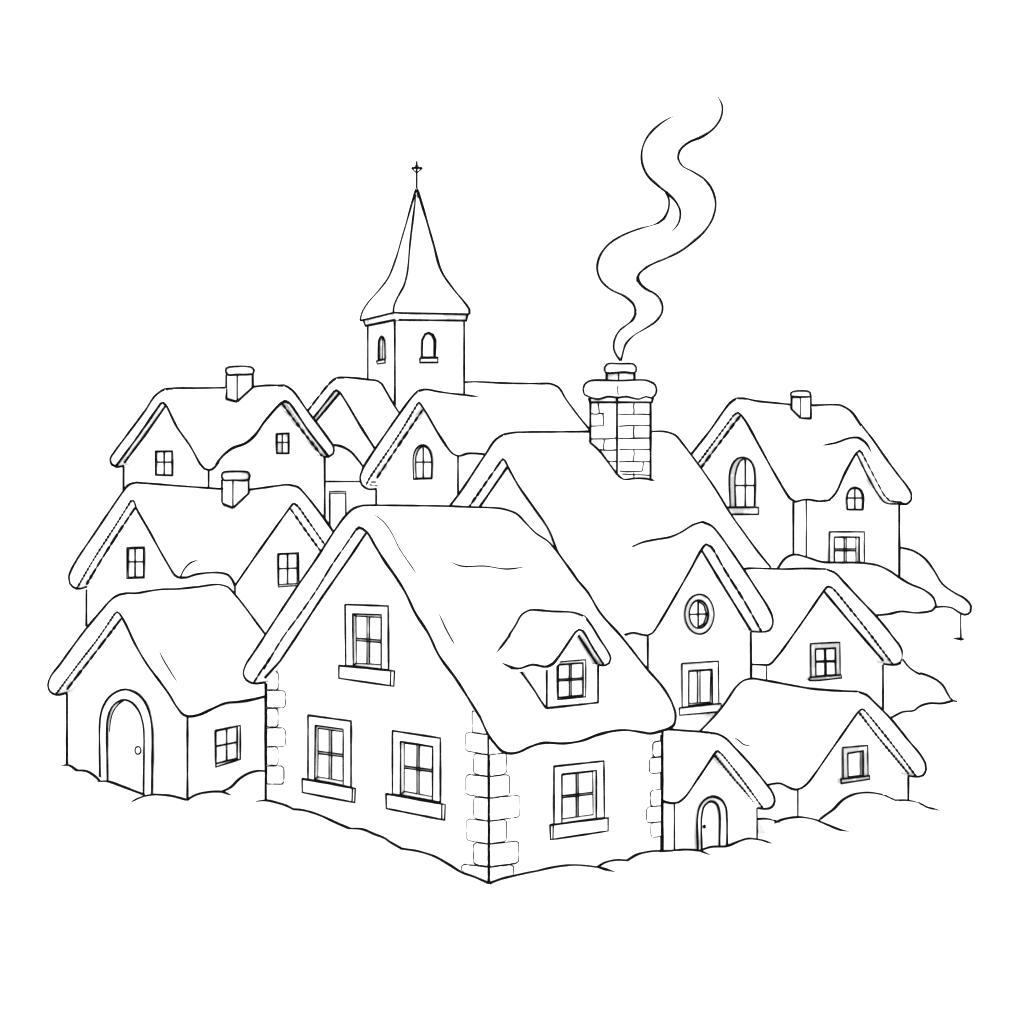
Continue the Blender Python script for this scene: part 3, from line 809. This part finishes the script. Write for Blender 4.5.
fp2 = Plane(Vector((small[0].x, small[0].y - .05, 0)), (0, -1, 0))
pz = [fp2.on(p).z for p in TT("238,210 238,168")]
mb = MB()
mb.prism([Vector((q.x, q.y, min(pz) - .1)) for q in small], UP * (max(pz) - min(pz) + .12))
mb.prism([fp2.on(p) for p in TT("238,165 382,165 382,210 238,210")], -fp2.n * .2)
mb.pink(fp2, TT("238,168 238,207"), BOLD); mb.pink(fp2, TT("382,168 382,207"), BOLD); mb.pink(fp2, TT("300,165 300,207"), THIN)
pot = mb.build('chimney_pot', [GREY2, INK], body)
co = TT("228,160 228,140 240,124 310,121 380,125 390,140 390,160 380,168 330,165 280,168 235,168")
fp3 = fp2.off(.06); zz = [fp3.on(p).z for p in co]
cap(pot, [q for q in small], .1, min(zz) + .03, max(zz) - .05, fp3, smooth(co, closed=True), [(close(co), MAIN, C)], name='pot_cap')
smoke_d = small[0].y + .5

# ================================================================== HOUSE BACK RIGHT
wa = Wing((793.7, 555), 75, 'L', 45); wb = Wing((793.7, 555), 75, 'R', 45)
r8 = thing('house', 'rear right house with a tall arched window and a chimney, standing on a snow terrace', 'house', (wa.c.x, wa.c.y, 4.2), 'snow covered houses of the village')
o_band = Q_("0,462 60,380 150,265 260,115 290,95 340,97")
b_in = Q_("278,178 90,432 40,500")
ridge = Q_("290,95 320,94 380,107 480,118 565,126")
ev8 = Q_("590,625 640,613 720,622 765,615")
verge = Q_("590,625 565,610 480,475 400,330 330,205 310,180 295,168 278,178")
wa.slope_plane((739, 398.5), (789, 498), (788, 404.5))
wa.walls(r8, [Q_("40,505")[0], (740, 417), (793.7, 502)], 0.5, 6.0, [(wa.G, Q_("582,624 582,893"), MAIN, {})], inset=.07, back=False)
wa.roof(r8, smooth(o_band)[:-2] + smooth(b_in), smooth(ridge)[:-1] + [(800, 405), (812, 405), (832, 470), (830, 499)] + smooth(ev8)[::-1] + smooth(verge)[1:-1], [
    (wa.Gf, o_band, MAIN, C), (wa.Gf, b_in, MAIN, Dsh(3.4, 1.4)), (wa.R, ridge, MAIN, C), (wa.R, verge, MAIN, C), (wa.R, ev8, MAIN, C)], 6)
wa.board(r8, Q_("285,174 308,185 60,520 40,500"), [(Q_("308,185 105,455 70,502"), MAIN, Dsh(9, 1.6))], grey=GREY2)
o_band = Q_("924,227") + R_("475,0 530,80 600,175 650,240 670,275 670,305 645,328 610,328")
vb = Q_("755,618 765,615 795,585 850,470 905,375 920,362 935,375")
bi = R_("408,57 415,60 480,185 530,280 560,312 620,318 640,328")
wb.slope_plane((848, 409), (830, 499), None, .6)
wb.walls(r8, [R_("608,325")[0], (858, 456), (835.5, 494), (826, 500), (793.7, 502)], 0.5, 5.0, [
    (wb.G, R_("608,330 608,702"), BOLD, {}), (wb.G, Q_("645,615 645,908"), MID, {})], inset=.07, back=False)
rb = Q_("670,130 830,132 870,155 930,235")
wb.R2 = wb.R
wb.roof(r8, [rb[-1]] + smooth(o_band) + smooth(bi)[::-1], smooth(rb) + smooth(vb)[::-1] + [(826, 500), (822, 450), (811.5, 406)], [
    (wb.Gf, o_band, MAIN, C), (wb.Gf, bi, MID, Dsh(8, 1.5)), (wb.R, vb, MAIN, C), (wb.R, rb, MAIN, C),
    (wb.R, Q_("730,335 800,322 870,298 910,295 950,320 985,378"), MAIN, dict(curve=True, taper=(8, 12)))], 4.5, th=.15)
wb.board(r8, R_("392,72 412,58 530,280 560,312 640,320 610,330 535,322 505,288"), [(R_("392,72 450,190 505,285 535,320 610,328"), MID, dict(curve=True))], grey=GREY2)
ao = smooth(Q_("258,652 255,480 265,440 290,405 325,395 360,410 380,450 383,652"), 3)
ai = smooth(Q_("285,650 285,480 300,430 318,405 345,403 367,420 379,455 382,650"), 3)
archwin(r8, wa.G, ao, ai, Q_("335,0")[0][0], Q_("0,540")[0][1], GREY, lw=2.4, inner_lw=2.0, bars_lw=2.2, sill=Q_("240,652 403,652 403,688 250,688"))
ao = R_("343,357 343,280 358,250 382,240 408,250 423,280 423,357")
ai = R_("347,353 347,283 361,255 382,246 405,255 419,283 419,353")
archwin(r8, wb.G, smooth(ao, 3), smooth(ai, 3), R_("382,0")[0][0], R_("0,297")[0][1], inner_lw=1.2, lw=2.4)
window(r8, wb.G, R_("250,628 252,470 430,470 430,630"), R_("277,626 277,497 405,497 405,626"), R_("279,626 279,499 387,499 387,626"),
       [R_("333,500 333,625")], [R_("279,562 387,562")], grey=GREY2, lw=MID, bar=2.0)
small_chimney(r8, wa.R, *[Q_(f"{x},0")[0][0] for x in (570, 668, 617)], Q_("0,85")[0][1], Q_("570,148 617,195 668,197"),
              Q_("565,82 568,65 620,55 666,64 670,82 660,86 618,87 575,86"), corner_lw=FAINT)

# ================================================================== RIGHT HAND COTTAGES
def right_cottage(label, corner, d, phi, ridge, outer, verge, inner, board, tops, slope_pts, base, length, lines, hid, strokes=(), idash=(6, 2), bdash=None, grey=None):
    w = Wing(corner, d, 'R', phi)
    r = thing('cottage', label, 'house', (w.c.x, w.c.y, base + .5), 'snow covered houses of the village')
    w.slope_plane(*slope_pts)
    w.walls(r, tops, base, length, [(w.G, p, lw, {}) for p, lw in lines])
    w.roof(r, smooth(outer) + smooth(inner)[::-1], smooth(ridge) + smooth(verge)[::-1] + hid, [
        (w.R, ridge, MAIN, C), (w.Gf, outer, MAIN, C), (w.R, verge, MAIN, C), (w.Gf, inner, MAIN, Dsh(*idash, **C))]
        + [(w.R, s, FAINT*1.2, dict(curve=True, taper=(6, 8))) for s in strokes], length)
    w.board(r, [board[0], inner[0], inner[-1], board[-1]], [(board, MAIN, dict(dash=bdash) if bdash else {})], grey=grey)
    return w, r
w9, r9 = right_cottage('gabled cottage directly below the snow terrace, one four-pane window in its gable', S_("135,720")[0], 62, 43,
    S_("18,150 60,145 230,150 330,147 440,150"), S_("440,150 480,165 530,215 600,290 690,385 780,495 825,560 833,600 820,628 780,640 735,635"),
    S_("40,637 55,638 110,640 150,640 190,600 300,450 430,262 445,243 455,240 470,245"), S_("455,240 470,245 580,375 780,635"), S_("430,265 560,420 730,617"),
    [S_("730,632")[0], (827, 590), S_("135,640")[0]], ((826, 569.5), (776, 660), (745, 569)), -.5, 5.5,
    [(S_("135,643 135,720"), MID), (S_("730,632 730,868"), MAIN)], [(745, 665), (735, 640), (732, 570)], idash=(6, 1.2))
window(r9, w9.G, S_("360,530 510,523 512,692 362,702"), S_("385,558 487,553 490,690 387,697"), S_("387,561 485,556 488,688 389,695"),
       [S_("435,558 437,692")], [S_("387,623 488,620")], sill=S_("350,712 360,703 516,690 520,706 400,719 355,719"), grey=GREY, bar=1.4)
w10, r10 = right_cottage('lowest right cottage half buried in snow with one small two-line window', P_("90,808")[0], 51, 43,
    N_("250,535 310,468 380,395 430,335 500,235 530,210 565,200 650,210 760,230 870,250 1024,262") + P_("400,163"), P_("400,163 440,178 480,215 560,295 650,405 720,490 742,530 745,560 730,590 695,598 655,592"),
    N_("600,760 650,745 680,738 720,735 760,755 800,768") + P_("110,658 140,635 280,440 400,270 415,255 425,253 435,262"), P_("425,253 435,262 560,415 695,595"), P_("405,272 500,395 655,582"),
    [P_("655,582")[0], (860, 713), P_("90,662")[0]], ((858, 691.8), (808, 784), (756, 680)), -1.4, 5.0,
    [(P_("90,667 90,810"), MID), (P_("655,583 655,722"), MAIN)], N_("600,800 250,560"), strokes=[N_("480,500 500,510 530,535 575,545")], idash=(4.5, 1.5), bdash=(4, 1.5))
window(r10, w10.G, P_("320,448 447,437 450,597 322,607"), P_("345,478 425,465 425,592 347,599"), P_("347,480 408,470 408,590 349,597"),
       None, None, sill=P_("310,610 458,592 458,610 312,632"), grey=GREY)
w11, r11 = right_cottage('smallest cottage, with an arched door, tucked against the right end of the front cottage', O_("73,875")[0], 47.6, 43,
    O_("20,247 45,252 130,260 200,265 250,270"), O_("250,270 290,275 330,295 380,345 450,420 540,530 575,580 585,620 570,650 535,660 500,655"),
    O_("-10,615 20,623 70,632 95,628 125,605 200,500 280,380 290,367 297,365 310,375"), O_("297,365 310,375 400,485 525,655"), O_("280,388 380,510 495,640"),
    [O_("495,645")[0], (716, 755), O_("73,630")[0]], ((709, 733), (679, 803), (670, 729)), -1.4, 3.6,
    [(O_("73,632 73,876"), MID), (O_("495,650 496,817"), MID)], O_("-20,600 -20,260"), idash=(3.4, 1.4), bdash=(3.2, 1.4), grey=GREY2)
do_ = smooth(O_("192,875 190,700 200,650 230,610 270,595 310,610 335,650 340,700 341,857"), 3)
di_ = smooth(O_("212,872 213,690 225,645 245,626 262,620 280,626 293,640 303,680 303,855"), 3)
door(r11, w11.G, resample(do_, 40), resample(di_, 40), O_("226,750")[0], (.7, 1.2), grey=GREY2)

# ================================================================== SMOKE
V_ = lambda t: T(560, 80, t)
W_ = lambda t: T(560, 220, t)
ps = Plane(Vector((0, smoke_d, 0)), (0, -1, 0))
sl = V_("605,185 560,200 500,235 445,295 418,370 420,425 445,485 500,540 540,572 558,615 555,660 530,710 490,740 400,765 320,795 240,850 200,910 190,965") + W_("210,310 250,350 340,398 380,440 385,480 360,525 310,560 280,610 275,660 290,695 312,722")
sr_ = V_("805,80 830,130 825,190 790,245 730,290 660,320 615,360 605,400 625,440 680,472 740,510 780,565 797,630 785,700 740,775 680,830 620,875 540,915 450,955") + W_("400,290 410,325 440,352 490,380 520,420 525,465 500,510 440,552 370,595 335,640 320,690 312,722")
# matching stations on both outlines
kl = [0, 5, 8, 12, 17, 19, 21, 23, 25, 28]; kr = [0, 7, 10, 14, 18, 20, 22, 24, 26, 30]
SL, SR = [], []
for (a, b), (c, d) in zip(zip(kl, kl[1:]), zip(kr, kr[1:])):
    SL += resample(smooth(sl[a:b+1]), 12)[:-1]; SR += resample(smooth(sr_[c:d+1]), 12)[:-1]
SL.append(sl[-1]); SR.append(sr_[-1])
mb = MB(); rows = []
for p, q in zip(SL, SR):
    a, b = ps.on(p), ps.on(q); m_ = (a + b) / 2; h = (b - a) / 2; dv = Vector((0, min(h.length, 1.2), 0))
    rows.append([m_ + h * math.cos(2*math.pi*k/14) * .97 + dv * math.sin(2*math.pi*k/14) for k in range(14)])
mb.loft(rows, closed=True, caps=True)
pf = ps.off(.22)
for px, tp in ((V_('614,182') + sl[:9], (5, 0)), (sl[8:], (0, 0)), (sr_, (14, 0)), (V_("540,572 590,620 615,670 608,730 565,785"), (0, 12)), (W_("400,290 388,320 405,360"), (0, 8))):
    mb.pink(ps.off(1.25) if px[0] == sl[8] and len(px) == 5 else pf, px, 3.0, True, taper=tp)
sm = mb.build('smoke', [SMOKE, INK])
sm['label'] = 'curling plume of white smoke rising from the brick chimney'; sm['category'] = 'smoke'

# ================================================================== SNOW AT THE FOOT OF THE HOUSES
ga = T(200, 640, "283,830 340,825 400,838 440,850 480,870"); gb = T(200, 640, "480,870 530,875 600,895 700,940 765,968")
gc = T(200, 640, "765,968 830,972 900,1000 950,1020") + T(360, 700, "150,727 215,765")
gd = T(360, 700, "215,765 300,778 380,803 460,848 520,885 590,910 661,942")
drift(w1.G.off(.5), smooth(ga) + smooth(gb)[1:] + smooth(gc)[1:] + smooth(gd)[1:], [(ga, (10, 0)), (gb, (0, 0)), (gc, (0, 0)), (gd, (0, 0))])
ha = T(360, 700, "661,942 720,920 780,905 870,885") + T(500, 700, "180,880 300,855 380,848 440,852 500,860 590,882")
hb = T(500, 700, "500,858 530,838 590,823 650,825"); hc_ = T(500, 700, "650,825 700,795 760,780 830,775")
drift(w1.S.off(.5), smooth(ha[:-1]) + smooth(hb)[1:] + smooth(hc_)[1:], [(ha, (0, 14)), (hb, (0, 0)), (hc_, (0, 0))])
ka = F_("108,645 150,645 190,672"); kb = F_("190,672 240,675 275,695 305,722"); kc = F_("290,727 350,728 440,760 533,795"); kd = F_("465,833 520,808 600,795 680,803 750,822")
drift(w2.G.off(.35), smooth(ka) + smooth(kb)[1:] + smooth(kc[1:]) + smooth(kd[2:]), [(ka, (8, 0)), (kb, (0, 0)), (kc, (6, 0)), (kd, (8, 0))])
la = F_("750,822 800,795 880,780 940,783 980,797"); lb = T(200, 640, "110,780 160,755 200,715 250,685 300,673 340,675")
drift(w2.S.off(.35), smooth(la[:3]) + smooth(lb), [(la, (0, 10)), (lb, (0, 0))], depth=1.5, fan=(75, 20))
ma = O_("-5,881 60,878 120,872 200,878 260,898"); mb_ = O_("200,878 250,860 345,853 400,830 450,815 500,820 575,838")
drift(w11.G.off(.35), smooth(ma[:4]) + smooth(mb_)[1:], [(ma, (0, 10)), (mb_, (0, 10))], depth=1.6)
na = P_("195,825 235,795 270,770 320,720 380,690 450,682 520,693 590,722"); nb = P_("590,722 650,722 710,735 750,757 818,772")
drift(w10.G.off(.35), smooth(na) + smooth(nb)[1:], [(na, (6, 0)), (nb, (0, 12))], depth=1.8)
oa = N_("685,942 720,925 750,917") + P_("88,808 120,809 190,825 250,850 300,870 355,880")
drift(w10.G.off(.2), smooth(oa), [(oa, (4, 14))], depth=.9, drop=.6)
ob = N_("597,920 650,918 690,928 715,938")
drift(w10.G.off(-.2), smooth(ob), [(ob, (0, 4))], depth=.3, drop=.45, fan=(0, 10))
GROUND += [(7.0, 51.0, -.25), (7.4, 51.2, -.3)]
GROUND += [(x, y, -.42) for x in (6.6, 7.2, 7.8, 8.4) for y in (47.6, 48.4, 49.2, 50)]
# terrace under the rear right house and the hill behind it
pt = wb.G.off(1.0)
tc = Q_("490,975 500,962 540,910 580,893 640,905 720,930") + R_("300,628 430,630 500,642 560,670 610,705 660,735 740,770 785,810 797,850")
tl = R_("797,850 780,870 700,885 610,878 560,890 480,898")
bank('snow_bank', pt, smooth(tc) + smooth(tl)[1:] + [(850, 625), (770, 600)], [(tc, MAIN, C), (tl, MAIN, C)], depth=1.0)
pt2 = Plane(at(905, 560, 80.5), (0, -1, 0))
hc = R_("560,545 615,550 670,562 740,605 790,670 830,735 890,780 950,815 978,850 975,880 945,895 920,885 880,860 840,853 790,857")
bank('snow_bank', pt2, smooth(hc) + [(900, 625), (880, 625)], [(hc[1:], MAIN, C)], depth=8)
pt3 = Plane(at(900, 660, 60.5), (-.2, -1, 0))
hu = S_("833,610 870,655 920,685") + P_("720,68 800,100 835,130 860,175 885,207 908,213")
hl = P_("905,211 885,210 830,222 760,222 710,240 690,257 630,265 570,295 540,310")
bank('snow_bank', pt3, smooth(hu) + smooth(hl)[1:] + [(889, 728), (894, 700), (904, 668)], [(hu, MAIN, C), (hl, MAIN, dict(curve=True, taper=(8, 0)))], depth=6)
# the thin post under the hill's end
pp = at(960.7, 626, 76)
GROUND += [(x, y, .6) for x in (15, 17, 19, 21, 23) for y in (72, 75, 78, 81, 84)]
pr = thing('post', 'thin short post with a flat foot under the snowy bank at the far right', 'post', (pp.x, pp.y, pp.z - .6))
pl_ = Plane(pp, (0, -1, 0))
mb = MB(); P = [pl_.on(p) for p in R_("925,885 925,950 926,1012")]
mb.tube(P, [.04, .035, .05], m=0, sides=8); mb.build('shaft', [INK], pr)
mb = MB(); P = [pl_.on(p) for p in R_("890,1016 910,1017 928,1020 942,1020")]
mb.tube(P, [.03, .06, .07, .04], m=0, sides=8); mb.build('foot', [INK], pr)

# ================================================================== GROUND
def gz(x, y):
    s_, w_ = 0, 0
    base = min(3.2, max(-1.4, -.8 + (y - 45) * .06))
    if y > 110: base = max(-2, 3.2 - (y - 110) * .004)
    for gx, gy, z in GROUND:
        d2 = (gx - x)**2 + (gy - y)**2
        if d2 < 900:
            w = 1 / (d2 + 1.2)**1.6
            s_ += w * min(z, 6); w_ += w
    k = .004
    return (s_ + base * k) / (w_ + k)
xs = [-4000, -1500, -500, -200, -100, -60] + [-40 + i for i in range(81)] + [60, 100, 200, 500, 1500, 4000]
yy = [-300, -60, -10, 10, 20, 30] + [34 + i for i in range(70)] + [110, 125, 150, 200, 300, 600, 1500, 5000]
mb = MB()
GROUND = [g for i, g in enumerate(GROUND)]
rows = [[Vector((x, y, gz(x, y) - .25)) for x in xs] for y in yy]
mb.loft(rows)
g = mb.build('ground', [SNOW]); g['kind'] = 'structure'
build_drifts(g)
for p in g.data.polygons: p.use_smooth = True

# ================================================================== CAMERA AND LIGHT
cd = bpy.data.cameras.new('camera'); co_ = bpy.data.objects.new('camera', cd); COL.objects.link(co_)
co_.location = CAM; co_.rotation_euler = (math.pi / 2, 0, 0)
cd.sensor_fit = 'HORIZONTAL'; cd.sensor_width = 36; cd.lens = 36 * F / 1024
cd.shift_y = -(512 - HZ) / 1024; cd.clip_start = .5; cd.clip_end = 12000
SC.camera = co_
wd = bpy.data.worlds.new('World'); SC.world = wd; wd.use_nodes = True
bg = wd.node_tree.nodes['Background']; bg.inputs['Color'].default_value = (1, 1, 1, 1); bg.inputs['Strength'].default_value = 1.0
sd = bpy.data.lights.new('sun', 'SUN'); sd.energy = .6; sd.angle = math.radians(40); sd.color = (1, .995, .985)
so = bpy.data.objects.new('sun', sd); COL.objects.link(so); so.rotation_euler = (math.radians(48), 0, math.radians(18))
SC.render.engine = 'CYCLES'
SC.cycles.max_bounces = 12; SC.cycles.diffuse_bounces = 10
vs = SC.view_settings
vs.view_transform = 'Standard'; vs.look = 'None'; vs.exposure = 1.28; vs.gamma = 1; vs.use_curve_mapping = False
